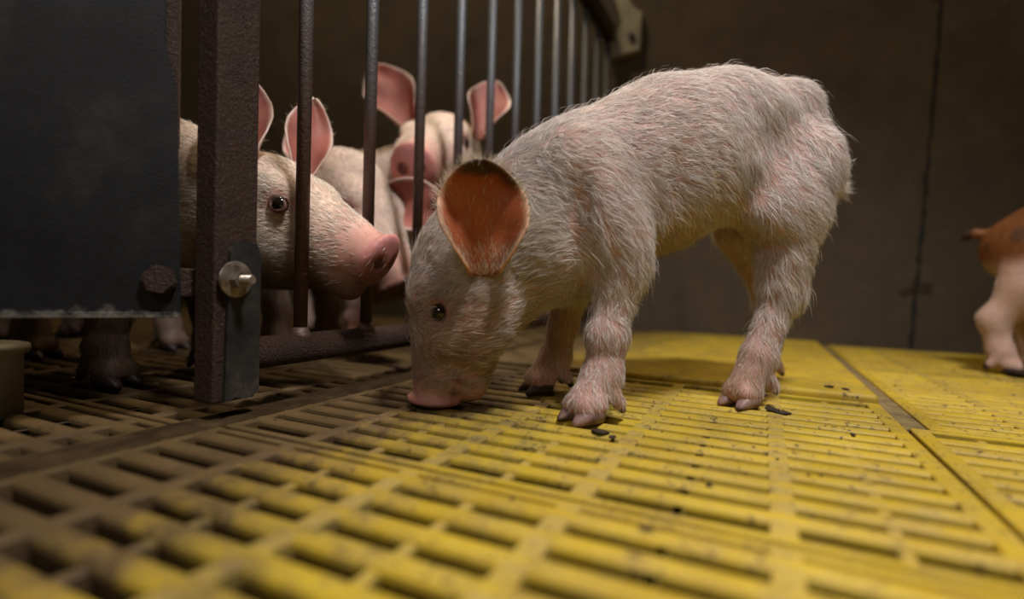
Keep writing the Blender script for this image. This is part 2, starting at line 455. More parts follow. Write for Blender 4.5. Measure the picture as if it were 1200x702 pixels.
# ------------------------------------------------------------------ gate
BAR_Y = [0.3515 + 0.0877 * k for k in range(12)]
def build_gate():
    root = empty('steel_gate', (GATE_X, 0.25, 0.0))
    tag(root, 'rusty steel pen gate with upright round bars and thick square end post', 'gate')
    R = Matrix.Translation((-GATE_X, -0.25, 0))
    ox, oy = GATE_X, 0.25
    def w(bm): bmesh.ops.translate(bm, verts=bm.verts, vec=(-ox, -oy, 0)); return bm
    py0, py1 = 0.2606, 0.297
    bm = bmesh.new(); add_box(bm, (ox - 0.0176, py0, 0.014), (ox + 0.006, py1, 1.2), 0.002, 3)
    post = bm_obj('end_post', w(bm), MT['rust'], root)
    tag(post, 'thick square end post with pitted rust')
    # worn plate low on the post
    bm = bmesh.new()
    pts = [(0.2680, 0.0150), (0.277, 0.0175), (0.286, 0.0148), (0.2975, 0.0185), (0.2978, 0.128), (0.294, 0.137), (0.279, 0.139), (0.271, 0.130), (0.2690, 0.07)]
    a = [bm.verts.new((ox + 0.0065, y, z)) for y, z in pts]; b = [bm.verts.new((ox + 0.0095, y, z)) for y, z in pts]
    bm.faces.new(a[::-1]); bm.faces.new(b)
    for i in range(len(pts)): j = (i + 1) % len(pts); bm.faces.new((a[i], a[j], b[j], b[i]))
    tag(bm_obj('wear_plate', w(bm), MT['plate'], root), 'bare grey steel plate at the foot of the post')
    # bolt through the post: washer, nut, threaded end
    by, bz = 0.2745, 0.1085
    Mx = Matrix.Translation((ox + 0.0095 - ox, by - oy, bz)) @ Matrix.Rotation(pi / 2, 4, 'Y')
    bolt = None
    bm = bmesh.new(); add_lathe(bm, [(0.0045, 0), (0.0136, 0.0), (0.0142, 0.0012), (0.0136, 0.0024), (0.0105, 0.0030), (0.005, 0.0032)], Mx, 28)
    washer = bm_obj('washer', bm, MT['bolt'], root, False)
    bm = bmesh.new()
    bmesh.ops.create_cone(bm, cap_ends=True, segments=6, radius1=0.0072, radius2=0.0068, depth=0.006, matrix=Mx @ Matrix.Translation((0, 0, 0.006)))
    bm_obj('nut', bm, MT['bolt'], root)
    bm = bmesh.new()
    prof = [(0.0035, 0.005)]
    for k in range(10): prof += [(0.0038, 0.008 + k * 0.0012), (0.0032, 0.0086 + k * 0.0012)]
    add_lathe(bm, prof, Mx, 16)
    bm_obj('threaded_rod', bm, MT['bolt'], root)
    # rails
    bm = bmesh.new(); add_tube(bm, (ox - 0.004, 0.296, 0.0480), (ox - 0.004, WALL_Y - 0.02, 0.0480), 0.0135, 28)
    bm_obj('bottom_rail', w(bm), MT['rust'], root, True)
    bm = bmesh.new(); add_box(bm, (ox - 0.016, 0.28, 0.735), (ox + 0.012, WALL_Y - 0.03, 0.775), 0.004)
    bm_obj('top_rail', w(bm), MT['rust'], root)
    for k, y in enumerate(BAR_Y):
        bm = bmesh.new()
        add_tube(bm, (ox - 0.004, y, 0.055), (ox - 0.004, y, 0.74), 0.0062, 20)
        # weld collar
        m = Matrix.Translation((ox - 0.004, y, 0.0))
        add_lathe(bm, [(0.0062, 0.067), (0.0075, 0.0645), (0.0095, 0.0605), (0.0105, 0.056), (0.006, 0.0545)][::-1], m, 20)
        bm_obj('bar', w(bm), MT['bar'], root, True)
    # wall fixing
    br = empty('wall_bracket', (ox + 0.04, WALL_Y, 0.70))
    tag(br, 'pale metal wall bracket where the gate top rail meets the wall', 'bracket')
    bm = bmesh.new()
    pts = [(-0.045, 0.0), (0.032, 0.008), (0.036, 0.10), (0.012, 0.115), (-0.04, 0.22), (-0.055, 0.21), (-0.012, 0.085)]
    a = [bm.verts.new((x, -0.026, z)) for x, z in pts]; b = [bm.verts.new((x, 0.0, z)) for x, z in pts]
    bm.faces.new(a); bm.faces.new(b[::-1])
    for i in range(len(pts)): j = (i + 1) % len(pts); bm.faces.new((a[i], b[i], b[j], a[j]))
    bmesh.ops.bevel(bm, geom=bm.edges[:], offset=0.002, segments=2, affect='EDGES')
    bm_obj('bracket_plate', bm, MT['bracket'], br)
    bm = bmesh.new(); add_tube(bm, (0.014, -0.034, 0.04), (0.014, -0.02, 0.04), 0.009, 6)
    bm_obj('bolt', bm, MT['rust'], br)
build_gate()

# ------------------------------------------------------------------ dark panel hinged on the post
def build_panel():
    ang = math.atan2(0.788, 0.616)           # runs back towards the camera's left
    root = empty('metal_panel', (-0.4025, 0.2570, 0.078), ang)
    tag(root, 'dark blue-black sheet metal panel hanging beside the rusty gate post', 'panel')
    # local x = towards the post, so the sheet runs to -x
    bm = bmesh.new()
    pts = [(-0.40, 0.0), (-0.001, 0.0), (0.0, 0.002), (-0.004, 0.17), (-0.012, 0.205), (-0.014, 0.60), (-0.40, 0.60)]
    a = [bm.verts.new((x, -0.002, z)) for x, z in pts]; b = [bm.verts.new((x, 0.001, z)) for x, z in pts]
    bm.faces.new(a); bm.faces.new(b[::-1])
    for i in range(len(pts)): j = (i + 1) % len(pts); bm.faces.new((a[i], b[i], b[j], a[j]))
    bm_obj('sheet', bm, MT['panel'], root)
    bm = bmesh.new(); add_box(bm, (-0.40, -0.0035, 0.0), (-0.001, -0.0021, 0.0045), 0.0006)
    bm_obj('folded_edge', bm, MT['panel'], root)
    bm = bmesh.new(); add_box(bm, (-0.018, 0.0012, 0.13), (-0.003, 0.010, 0.60), 0.001)
    tag(bm_obj('rusty_stiffener', bm, MT['rust'], root), 'rusty strip up the back edge of the panel')
    bm = bmesh.new()
    M1 = Matrix.Translation((-0.0136, -0.002, 0.0285)) @ Matrix.Rotation(pi / 2, 4, 'X')
    bmesh.ops.create_cone(bm, cap_ends=True, segments=6, radius1=0.0125, radius2=0.012, depth=0.008, matrix=M1 @ Matrix.Translation((0, 0, 0.004)) @ Matrix.Rotation(0.3, 4, 'Z'))
    bmesh.ops.bevel(bm, geom=bm.edges[:], offset=0.0016, segments=2, affect='EDGES')
    bm_obj('hex_bolt', bm, MT['rust'], root)
    bm = bmesh.new(); add_box(bm, (-0.010, 0.001, 0.016), (0.0095, 0.006, 0.038), 0.0015)
    bm_obj('hinge_lug', bm, MT['rust'], root)
build_panel()

# ------------------------------------------------------------------ grey pipe in the left corner
def build_pipe():
    root = empty('drinker_pipe', (-0.533, 0.192, 0.0))
    tag(root, 'short grey plastic pipe with a rim standing at the left edge', 'pipe')
    bm = bmesh.new()
    add_lathe(bm, [(0.021, -0.002), (0.021, 0.045), (0.022, 0.047)], Matrix.Identity(4), 40)
    bm_obj('pipe_body', bm, MT['pvc'], root, True)
    bm = bmesh.new()
    add_lathe(bm, [(0.021, 0.046), (0.0245, 0.047), (0.0255, 0.050), (0.0245, 0.0535), (0.019, 0.055)], Matrix.Identity(4), 40)
    bm_obj('rim', bm, MT['pvc'], root, True)
build_pipe()
# ------------------------------------------------------------------ animal sculpting (signed-distance clay, then one mesh)
def smin(a, b, k):
    h = np.clip(0.5 + 0.5 * (b - a) / k, 0, 1)
    return b * (1 - h) + a * h - k * h * (1 - h)
def smax(a, b, k): return -smin(-a, -b, k)
def sd_cap(P, a, b, r1, r2, flat=None):
    """rounded cone between a and b; flat=(axis, factor) squeezes it across an axis"""
    a = np.asarray(a, np.float32); b = np.asarray(b, np.float32)
    d = b - a; q = P - a
    t = np.clip((q @ d) / max(float(d @ d), 1e-9), 0, 1)
    e = q - t[:, None] * d
    if flat is not None:
        ax = np.asarray(flat[0], np.float32); ax = ax / np.linalg.norm(ax)
        c = e @ ax
        e = e + (c * (1.0 / flat[1] - 1.0))[:, None] * ax
    return np.sqrt((e * e).sum(1)) - (r1 + (r2 - r1) * t)
def sd_ell(P, c, r, R=None):
    q = P - np.asarray(c, np.float32)
    if R is not None: q = q @ np.asarray(R, np.float32).T   # rows of R are the local axes
    r = np.asarray(r, np.float32)
    k0 = np.sqrt(((q / r) ** 2).sum(1)); k1 = np.sqrt(((q / (r * r)) ** 2).sum(1))
    return k0 * (k0 - 1.0) / np.maximum(k1, 1e-6)

class Clay:
    def __init__(self): self.ops = []
    def cap(self, a, b, r1, r2, k=0.02, flat=None): self.ops.append(('u', lambda P: sd_cap(P, a, b, r1, r2, flat), k)); return self
    def ell(self, c, r, k=0.02, R=None): self.ops.append(('u', lambda P: sd_ell(P, c, r, R), k)); return self
    def cut_ell(self, c, r, k=0.01, R=None): self.ops.append(('s', lambda P: sd_ell(P, c, r, R), k)); return self
    def cut_cap(self, a, b, r1, r2, k=0.004): self.ops.append(('s', lambda P: sd_cap(P, a, b, r1, r2), k)); return self
    def __call__(self, P):
        P = np.asarray(P, np.float32)
        d = np.full(len(P), 1e3, np.float32)
        for kind, f, k in self.ops:
            v = f(P)
            d = smin(d, v, k) if kind == 'u' else smax(d, -v, k)
        return d
    def grad(self, P, e=0.0012):
        g = np.empty_like(P)
        for i in range(3):
            o = np.zeros(3, np.float32); o[i] = e
            g[:, i] = self(P + o) - self(P - o)
        return g / np.maximum(np.linalg.norm(g, axis=1), 1e-9)[:, None]

def surface_nets(f, lo, hi, h):
    lo = np.asarray(lo, float); n = np.ceil((np.asarray(hi) - lo) / h).astype(int) + 1
    ax = [lo[i] + h * np.arange(n[i]) for i in range(3)]
    D = np.empty(n, np.float32)
    Y, Z = np.meshgrid(ax[1], ax[2], indexing='ij')
    for i0 in range(0, n[0], 24):
        xs = ax[0][i0:i0 + 24]
        P = np.empty((len(xs),) + Y.shape + (3,), np.float32)
        P[..., 0] = xs[:, None, None]; P[..., 1] = Y; P[..., 2] = Z
        D[i0:i0 + 24] = f(P.reshape(-1, 3)).reshape(P.shape[:3])
    S = D < 0
    c = [S[i:n[0] - 1 + i, j:n[1] - 1 + j, k:n[2] - 1 + k] for i in (0, 1) for j in (0, 1) for k in (0, 1)]
    tot = sum(x.astype(np.int8) for x in c)
    act = (tot > 0) & (tot < 8)
    idx = np.full(act.shape, -1, np.int64)
    cells = np.argwhere(act)
    idx[act] = np.arange(len(cells))
    acc = np.zeros((len(cells), 3)); cnt = np.zeros(len(cells))
    corners = [(i, j, k) for i in (0, 1) for j in (0, 1) for k in (0, 1)]
    for a in corners:
        for b in corners:
            if a < b and sum(abs(p - q) for p, q in zip(a, b)) == 1:
                da = D[tuple((cells + a).T)]; db = D[tuple((cells + b).T)]
                m = (da < 0) != (db < 0)
                t = np.where(m, da / np.where(m, da - db, 1), 0)
                pa = np.array(a) + t[:, None] * (np.array(b) - np.array(a))
                acc[m] += pa[m]; cnt[m] += 1
    V = lo + h * (cells + acc / cnt[:, None])
    Q = []
    for axis in range(3):
        o = [0, 0, 0]; o[axis] = 1
        sl = [slice(1, n[i] - 1) for i in range(3)]
        sl[axis] = slice(0, n[axis] - 1)
        A = S[tuple(sl)]
        sl2 = list(sl); sl2[axis] = slice(1, n[axis])
        B = S[tuple(sl2)]
        off = np.array([s.start for s in sl])
        e = np.argwhere(A != B)
        ins = A[tuple(e.T)]
        e = e + off
        u, v = (axis + 1) % 3, (axis + 2) % 3
        du = np.zeros(3, int); du[u] = 1
        dv = np.zeros(3, int); dv[v] = 1
        q = np.stack([idx[tuple((e - du - dv).T)], idx[tuple((e - dv).T)], idx[tuple(e.T)], idx[tuple((e - du).T)]], 1)
        q[~ins] = q[~ins][:, ::-1]
        Q.append(q)
    Q = np.concatenate(Q)
    V = V.astype(np.float32)
    for _ in range(2):
        g = f.grad(V); V = V - np.clip(f(V), -h, h)[:, None] * g * 0.9
    return V, Q

def vnoise(P, s, seed=0):
    """cheap smooth 3-D noise in about [-1,1]"""
    r = np.random.default_rng(seed)
    out = np.zeros(len(P))
    for i in range(7):
        k = r.normal(size=3); k *= s / np.linalg.norm(k) * r.uniform(0.6, 1.6)
        out += np.sin(P @ k + r.uniform(0, 6.28))
    return out / 4.0

def unit(v): return v / np.maximum(np.linalg.norm(v, axis=-1, keepdims=True), 1e-9)

def fur_mesh(name, V, Q, nrm, comb, n, length, width, color, parent, keep=None, lift=0.35, seed=5, clump=0.5):
    """short hairs as thin tapering blades rooted on the surface V,Q; comb(P,N) gives the lie of the coat"""
    r = np.random.default_rng(seed)
    a, b, c, d = (V[Q[:, i]] for i in range(4))
    area = np.linalg.norm(np.cross(c - a, d - b), axis=1) / 2
    fc = (a + b + c + d) / 4
    wgt = area * (keep(fc) if keep is not None else 1.0)
    f = r.choice(len(Q), n, p=wgt / wgt.sum())
    u, v = r.random((2, n, 1)).astype(np.float32)
    P = a[f] * (1 - u) * (1 - v) + b[f] * u * (1 - v) + c[f] * u * v + d[f] * (1 - u) * v
    N = unit(nrm[Q[f, 0]] * (1 - u) * (1 - v) + nrm[Q[f, 1]] * u * (1 - v) + nrm[Q[f, 2]] * u * v + nrm[Q[f, 3]] * (1 - u) * v)
    T = comb(P, N)
    T = T + clump * 0.55 * np.stack([vnoise(P, 330, s) for s in (1, 2, 3)], 1) + clump * 0.35 * np.stack([vnoise(P, 900, s) for s in (4, 5, 6)], 1) + r.normal(size=(n, 3)) * 0.16
    T = unit(T - (T * N).sum(1, keepdims=True) * N)
    L = length(P)[:, None] * r.uniform(0.55, 1.25, (n, 1))
    stray = r.random((n, 1)) < 0.03
    L = np.where(stray, L * 1.5, L)
    lf = lift * r.uniform(0.4, 1.5, (n, 1)); lf = np.where(stray, lf * 2.2, lf)
    p0 = P - N * 0.0006
    p1 = P + T * L * 0.5 + N * L * lf * 0.42
    p2 = P + T * L * 0.95 + N * L * lf * 0.50 + np.array([0, 0, -0.12]) * L
    S = np.cross(T, N)
    tw = r.uniform(-1.2, 1.2, (n, 1))
    S = unit(S * np.cos(tw) + N * np.sin(tw)) * width * r.uniform(0.7, 1.3, (n, 1)) * 0.5
    VV = np.stack([p0 - S, p0 + S, p1 - S * 0.85, p1 + S * 0.85, p2 - S * 0.15, p2 + S * 0.15], 1).reshape(-1, 3)
    base = (np.arange(n) * 6)[:, None]
    QQ = np.concatenate([base + [0, 1, 3, 2], base + [2, 3, 5, 4]])
    me = np_mesh(name, VV, QQ)
    C = np.clip(color(P) * r.uniform(0.62, 1.15, (n, 1)), 0, 1)
    set_color(me, np.repeat(C, 6, 0))
    return link_mesh(name, me, MT['hair'], parent, True)

def smoothstep(a, b, x):
    t = np.clip((x - a) / (b - a), 0, 1); return t * t * (3 - 2 * t)
def near(P, c, r, soft=0.5):
    d = np.linalg.norm(P - np.asarray(c), axis=1)
    return 1 - smoothstep(r * (1 - soft), r, d)
def blend(C, w, c):
    return C * (1 - w[:, None]) + np.asarray(c) * w[:, None]

class HeadFrame:
    """head axes: s down the snout, t towards the forehead, n towards the left ear"""
    def __init__(self, origin, s, t, scale=1.0):
        self.o = np.array(origin, float); self.s = unit(np.array(s, float))
        t = np.array(t, float); t = t - (t @ self.s) * self.s; self.t = unit(t)
        self.n = np.cross(self.t, self.s); self.k = scale
    def p(self, s, t, n): return self.o + self.k * (s * self.s + t * self.t + n * self.n)
    def R(self): return np.stack([self.s, self.t, self.n])
    def inv(self, P): return ((P - self.o) @ self.R().T) / self.k

def add_head(cl, H, k=0.014, mouth=True, et=0.024, slim=1.0):
    p, R, q = H.p, H.R(), H.k
    e = lambda c, r, kk=k: cl.ell(p(*c), [x * q for x in r], kk, R)
    e((-0.012, 0.004, 0), (0.054, 0.0425, 0.040), 0.03)
    cl.cap(p(0.025, 0.010, 0), p(0.084, 0.020, 0), 0.0355 * q, 0.0210 * q, 0.016)
    cl.cap(p(0.0, -0.016, 0), p(0.072, -0.002, 0), 0.034 * q, 0.021 * q, 0.014)
    for sg in (-1, 1):
        e((0.018, -0.014, sg * 0.024 * slim), (0.040, 0.032, 0.020))
        e((0.004, 0.028, sg * 0.026), (0.020, 0.014, 0.013), 0.010)
        e((0.034, 0.014, sg * 0.026 * slim), (0.020, 0.018, 0.013), 0.012)
    # snout disc with its rim
    e((0.0965, 0.021, 0), (0.0068, 0.0255, 0.0230), 0.005)
    cl.cut_ell(p(0.101, -0.008, 0), [0.007 * q, 0.005 * q, 0.03 * q], 0.005, R)
    cl.cap(p(0.062, -0.010, 0), p(0.084, -0.011, 0), 0.017 * q, 0.0125 * q, 0.006)
    for sg in (-1, 1):
        cl.cut_ell(p(0.104, 0.022, sg * 0.0085), [0.007 * q, 0.0048 * q, 0.0036 * q], 0.003, R)
        cl.cut_ell(p(0.019, et, sg * 0.0425), [0.0075 * q, 0.0065 * q, 0.008 * q], 0.004, R)
        if mouth:
            cl.cut_cap(p(0.096, 0.000, sg * 0.014), p(0.082, 0.000, sg * 0.0215), 0.0024 * q, 0.0030 * q)
            cl.cut_cap(p(0.082, 0.000, sg * 0.0215), p(0.060, -0.006, sg * 0.0285), 0.0030 * q, 0.0018 * q)

def sphere_part(name, c, r, mat, parent, R=None):
    bm = bmesh.new()
    bmesh.ops.create_uvsphere(bm, u_segments=24, v_segments=16, radius=1.0)
    r = (r, r, r) if isinstance(r, (int, float)) else r
    for v in bm.verts:
        q = Vector((v.co.x * r[0], v.co.y * r[1], v.co.z * r[2]))
        if R is not None: q = Vector(tuple(np.array(q) @ R))
        v.co = q + Vector(tuple(c))
    return bm_obj(name, bm, mat, parent, True)

def eye_part(H, sg, parent, f=1.0, et=0.0235):
    e = sphere_part('eye', H.p(0.019, et, sg * 0.0352), 0.0064 * H.k * f, MT['eye'], parent)
    # lids: a torus hugging the eyeball
    bm = bmesh.new()
    c = H.p(0.019, et, sg * 0.0385)
    nn = unit(H.n * sg + H.t * 0.30)
    a1 = unit(np.cross(nn, H.t)); a2 = np.cross(nn, a1)
    A, B = 20, 8
    rings = []
    for i in range(A):
        th = 2 * pi * i / A
        d = a1 * cos(th) * 1.12 + a2 * sin(th) * 0.80
        ring = []
        for j in range(B):
            ph = 2 * pi * j / B
            ring.append(bm.verts.new(Vector(tuple(c + H.k * (d * ((0.0060 + 0.0017 * cos(ph)) * f + 0) + nn * 0.0016 * sin(ph))))))
        rings.append(ring)
    for i in range(A):
        for j in range(B):
            bm.faces.new((rings[i][j], rings[(i + 1) % A][j], rings[(i + 1) % A][(j + 1) % B], rings[i][(j + 1) % B]))
    bm_obj('eyelid', bm, MT['lid'], e, True)

def ear_part(base, length_dir, open_dir, L, W, parent, inner=(0.62, 0.26, 0.17), outer=(0.62, 0.42, 0.34), rim=(0.70, 0.52, 0.42),
             tipc=None, tip_side=0.0, curl=0.55, tipfold=0.0, lean=0.15, broad=None, skew=0.0, base_round=0.08, hairs=0, hair_len=0.006, hair_col=(0.75, 0.66, 0.52), seed=1, thick=0.0016):
    """cupped leaf-shaped ear: base curls to a tube, then opens; returned as one thin solid"""
    ld = unit(np.array(length_dir, float)); od = np.array(open_dir, float); od = unit(od - (od @ ld) * ld)
    wd = np.cross(ld, od)
    NU, NV = 36, 25
    u = np.linspace(0, 1, NU)[:, None]; v = np.linspace(-1, 1, NV)[None, :]
    w = W * 0.5 * (0.62 + 0.95 * np.sin(np.clip(u * 1.15 + 0.10, 0, 1.25) * pi * 0.80) ** 1.0 - 0.50) * 1.0
    w = W * 0.5 * np.interp(u[:, 0], [0, .08, .2, .4, .55, .7, .82, .9, .96, 1], broad or [.50, .62, .82, 1.0, 1.0, .88, .66, .46, .28, .06])[:, None]
    ang = (curl * pi) * (1 - smoothstep(0.0, 0.85, u)) + 0.35
    x = np.sin(ang * v) / ang * w * (1 + 0.0 * u)
    x = x + skew * W * u ** 2
    y = (1 - np.cos(ang * v)) / ang * w            # edges come forward: a cup
    y = y - 0.10 * L * np.sin(u * pi * 0.5) * lean * 2 - (0.5 * L * lean) * u ** 2
    y = y + 0.018 * L * np.sin(v * 5 + u * 4) * u + 0.012 * L * np.sin(u * 11 + v * 3)
    if tipfold: y = y + tipfold * L * smoothstep(0.78, 1.0, u) + 0 * v
    z = u * L + 0 * v - base_round * L * (1 - v * v) * (1 - u) ** 2
    P = np.asarray(base) + x[..., None] * wd + y[..., None] * od + z[..., None] * ld
    P = P.reshape(-1, 3)
    idx = np.arange(NU * NV).reshape(NU, NV)
    Q = np.stack([idx[:-1, :-1], idx[:-1, 1:], idx[1:, 1:], idx[1:, :-1]], -1).reshape(-1, 4)
    du = np.gradient(P.reshape(NU, NV, 3), axis=0); dv = np.gradient(P.reshape(NU, NV, 3), axis=1)
    N = unit(np.cross(dv, du)).reshape(-1, 3)
    if (N * od).sum() < 0: N = -N
    front = P + N * thick * 0.5; back = P - N * thick * 0.5
    # close the rim
    edge = np.concatenate([idx[0, :], idx[1:, -1], idx[-1, -2::-1], idx[-2:0:-1, 0]])
    m = len(P); e2 = np.roll(edge, -1)
    A = np.concatenate([Q, Q[:, ::-1] + m, np.stack([edge + m, e2 + m, e2, edge], 1)])
    VV = np.concatenate([front, back])
    me = np_mesh('ear', VV, A)
    uu = np.repeat(u, NV, 1).reshape(-1); vv = np.abs(np.repeat(v, NU, 0)).reshape(-1)
    rimw = np.clip(smoothstep(0.82, 1.0, vv) + smoothstep(0.90, 1.0, uu), 0, 1)
    ci = blend(np.tile(np.array(inner, float), (m, 1)), rimw, rim)
    ci = blend(ci, 0.5 * (1 - smoothstep(0.0, 0.35, uu)), np.array(inner) * 0.55)
    ci *= (1 + 0.22 * vnoise(P, 160, seed))[:, None]
    co = blend(np.tile(np.array(outer, float), (m, 1)), rimw, rim)
    if tipc is not None:
        tw = smoothstep(0.80, 0.88, uu + 0.05 * vnoise(P, 220, seed + 3) + 0.07 * tip_side * np.repeat(v, NU, 0).reshape(-1) * smoothstep(0.4, 0.9, vv)) * (1 - smoothstep(0.6, 1.0, vv) * 0.2)
        ci = blend(ci, tw, tipc); co = blend(co, tw, tipc)
    set_color(me, np.clip(np.concatenate([ci, co]), 0, 1))
    o = link_mesh('ear', me, MT['ear'], parent, True)
    if hairs:
        r = np.random.default_rng(seed)
        def hair_on(V0, Nn, n, keepw, side):
            cen = V0[Q].mean(1)
            kw = keepw(uu[Q].mean(1), vv[Q].mean(1)); kw = kw / kw.sum()
            f = r.choice(len(Q), n, p=kw)
            a = r.dirichlet((1, 1, 1, 1), n)
            p = (V0[Q[f]] * a[..., None]).sum(1)
            nn = Nn[Q[f, 0]]
            sv = np.sign((p - np.asarray(base)) @ wd)[:, None] * wd
            t = unit(ld * 0.7 + sv * 0.75 * vv[Q[f, 0]][:, None] + r.normal(size=(n, 3)) * 0.25)
            Lh = hair_len * r.uniform(0.5, 1.3, (n, 1))
            s = unit(np.cross(t, nn) + r.normal(size=(n, 3)) * 0.4) * 0.00018
            p1 = p + t * Lh * 0.5 + nn * Lh * 0.18; p2 = p + t * Lh + nn * Lh * 0.22
            return np.stack([p - s, p + s, p1 - s * .8, p1 + s * .8, p2 - s * .15, p2 + s * .15], 1).reshape(-1, 3)
        H1 = hair_on(back, -N, int(hairs * 0.55), lambda a, b: np.ones_like(a), -1)
        H2 = hair_on(front, N, hairs - int(hairs * 0.55), lambda a, b: 0.06 + smoothstep(0.75, 1, b) * 1.5 + (1 - smoothstep(0.1, 0.35, a)) * 0.9, 1)
        HH = np.concatenate([H1, H2]); n = len(HH) // 6
        b0 = (np.arange(n) * 6)[:, None]
        hm = np_mesh('ear_hair', HH, np.concatenate([b0 + [0, 1, 3, 2], b0 + [2, 3, 5, 4]]))
        cc = np.tile(np.array(hair_col), (n, 1)) * r.uniform(0.7, 1.1, (n, 1))
        set_color(hm, np.repeat(cc, 6, 0))
        link_mesh('ear_hair', hm, MT['hair'], o, True)
    return o

def claw_mesh(bm, c, d, L, W, Hh, curl=0.0):
    """one claw of a cloven hoof: pointed, flat-soled, sloping wall; c = centre of the sole's heel, d = heading"""
    d = unit(np.array([d[0], d[1], 0.0])); n = np.array([-d[1], d[0], 0.0])
    secs = [(0.0, 0.78, 0.90), (0.18, 1.0, 1.0), (0.42, 1.0, 0.90), (0.66, 0.84, 0.66), (0.86, 0.56, 0.38), (0.97, 0.26, 0.16)]
    rings = []
    for s, w, h in secs:
        ring = []
        for k in range(12):
            a = 2 * pi * k / 12
            y = cos(a) * W * 0.5 * w; z = max(sin(a) * 0.5 + 0.42, 0.0) / 0.92 * Hh * h
            p = np.asarray(c) + d * (s * L) + n * (y + curl * W * s * s) + np.array([0, 0, z])
            ring.append(bm.verts.new(Vector(tuple(p))))
        rings.append(ring)
    for a, b in zip(rings[:-1], rings[1:]):
        for i in range(12): bm.faces.new((a[i], a[(i + 1) % 12], b[(i + 1) % 12], b[i]))
    bm.faces.new(rings[0][::-1]); bm.faces.new(rings[-1])

def foot(cl, parent, pastern, sole, d, mat, r=0.0165, dew=True, scale=1.0, spread=0.55):
    """pastern into cl, two claws as one hoof part plus two dewclaws"""
    d = unit(np.array([d[0], d[1], 0.0])); n = np.array([-d[1], d[0], 0.0])
    sole = np.asarray(sole, float); pastern = np.asarray(pastern, float)
    cl.cap(pastern, sole + np.array([0, 0, 0.017 * scale]), r * 1.0, r * 0.95, 0.010)
    for sg in (-1, 1):
        cl.cap(sole + n * sg * 0.0075 * scale + np.array([0, 0, 0.015 * scale]), sole + d * 0.007 * scale + n * sg * 0.0085 * scale + np.array([0, 0, 0.0125 * scale]), 0.0105 * scale, 0.0090 * scale, 0.006)
        bm = bmesh.new()
        dd = unit(d + n * sg * 0.16)
        claw_mesh(bm, sole - d * 0.006 * scale + n * sg * 0.0086 * scale, dd, 0.0285 * scale, 0.0165 * scale, 0.0185 * scale, -0.12 * sg)
        bmesh.ops.subdivide_edges(bm, edges=bm.edges[:], cuts=1, use_grid_fill=True, smooth=0.6)
        bm_obj('hoof', bm, mat, parent, True)
        if dew:
            b = pastern * 0.62 + sole * 0.38 - d * r * 0.62 + n * sg * r * 0.62
            t = b - d * 0.011 * scale + n * sg * 0.002 + np.array([0, 0, -0.017 * scale])
            cl.cap(b, b * 0.5 + t * 0.5, 0.0062 * scale, 0.0058 * scale, 0.006)
            bm = bmesh.new(); bb = b * 0.62 + t * 0.38
            add_tube(bm, tuple(bb), tuple(t), 0.0056 * scale, 12, 0.0022 * scale)
            bmesh.ops.bevel(bm, geom=bm.edges[:], offset=0.0008, segments=2, affect='EDGES')
            bm_obj('dewclaw', bm, mat, parent, True)

def finish_animal(root, cl, lo, hi, h, skin_col, comb, nfur, fur_len, fur_w, fur_col, keep=None, lift=0.35, clump=0.5, seed=5):
    V, Q = surface_nets(cl, lo, hi, h)
    N = cl.grad(V)
    me = np_mesh('body', V, Q)
    set_color(me, np.clip(skin_col(V, N), 0, 1))
    body = link_mesh('body', me, MT['skin'], root, True)
    if nfur:
        fur_mesh('coat', V, Q, N, comb, nfur, fur_len, fur_w, fur_col, body, keep, lift, seed, clump)
    return body

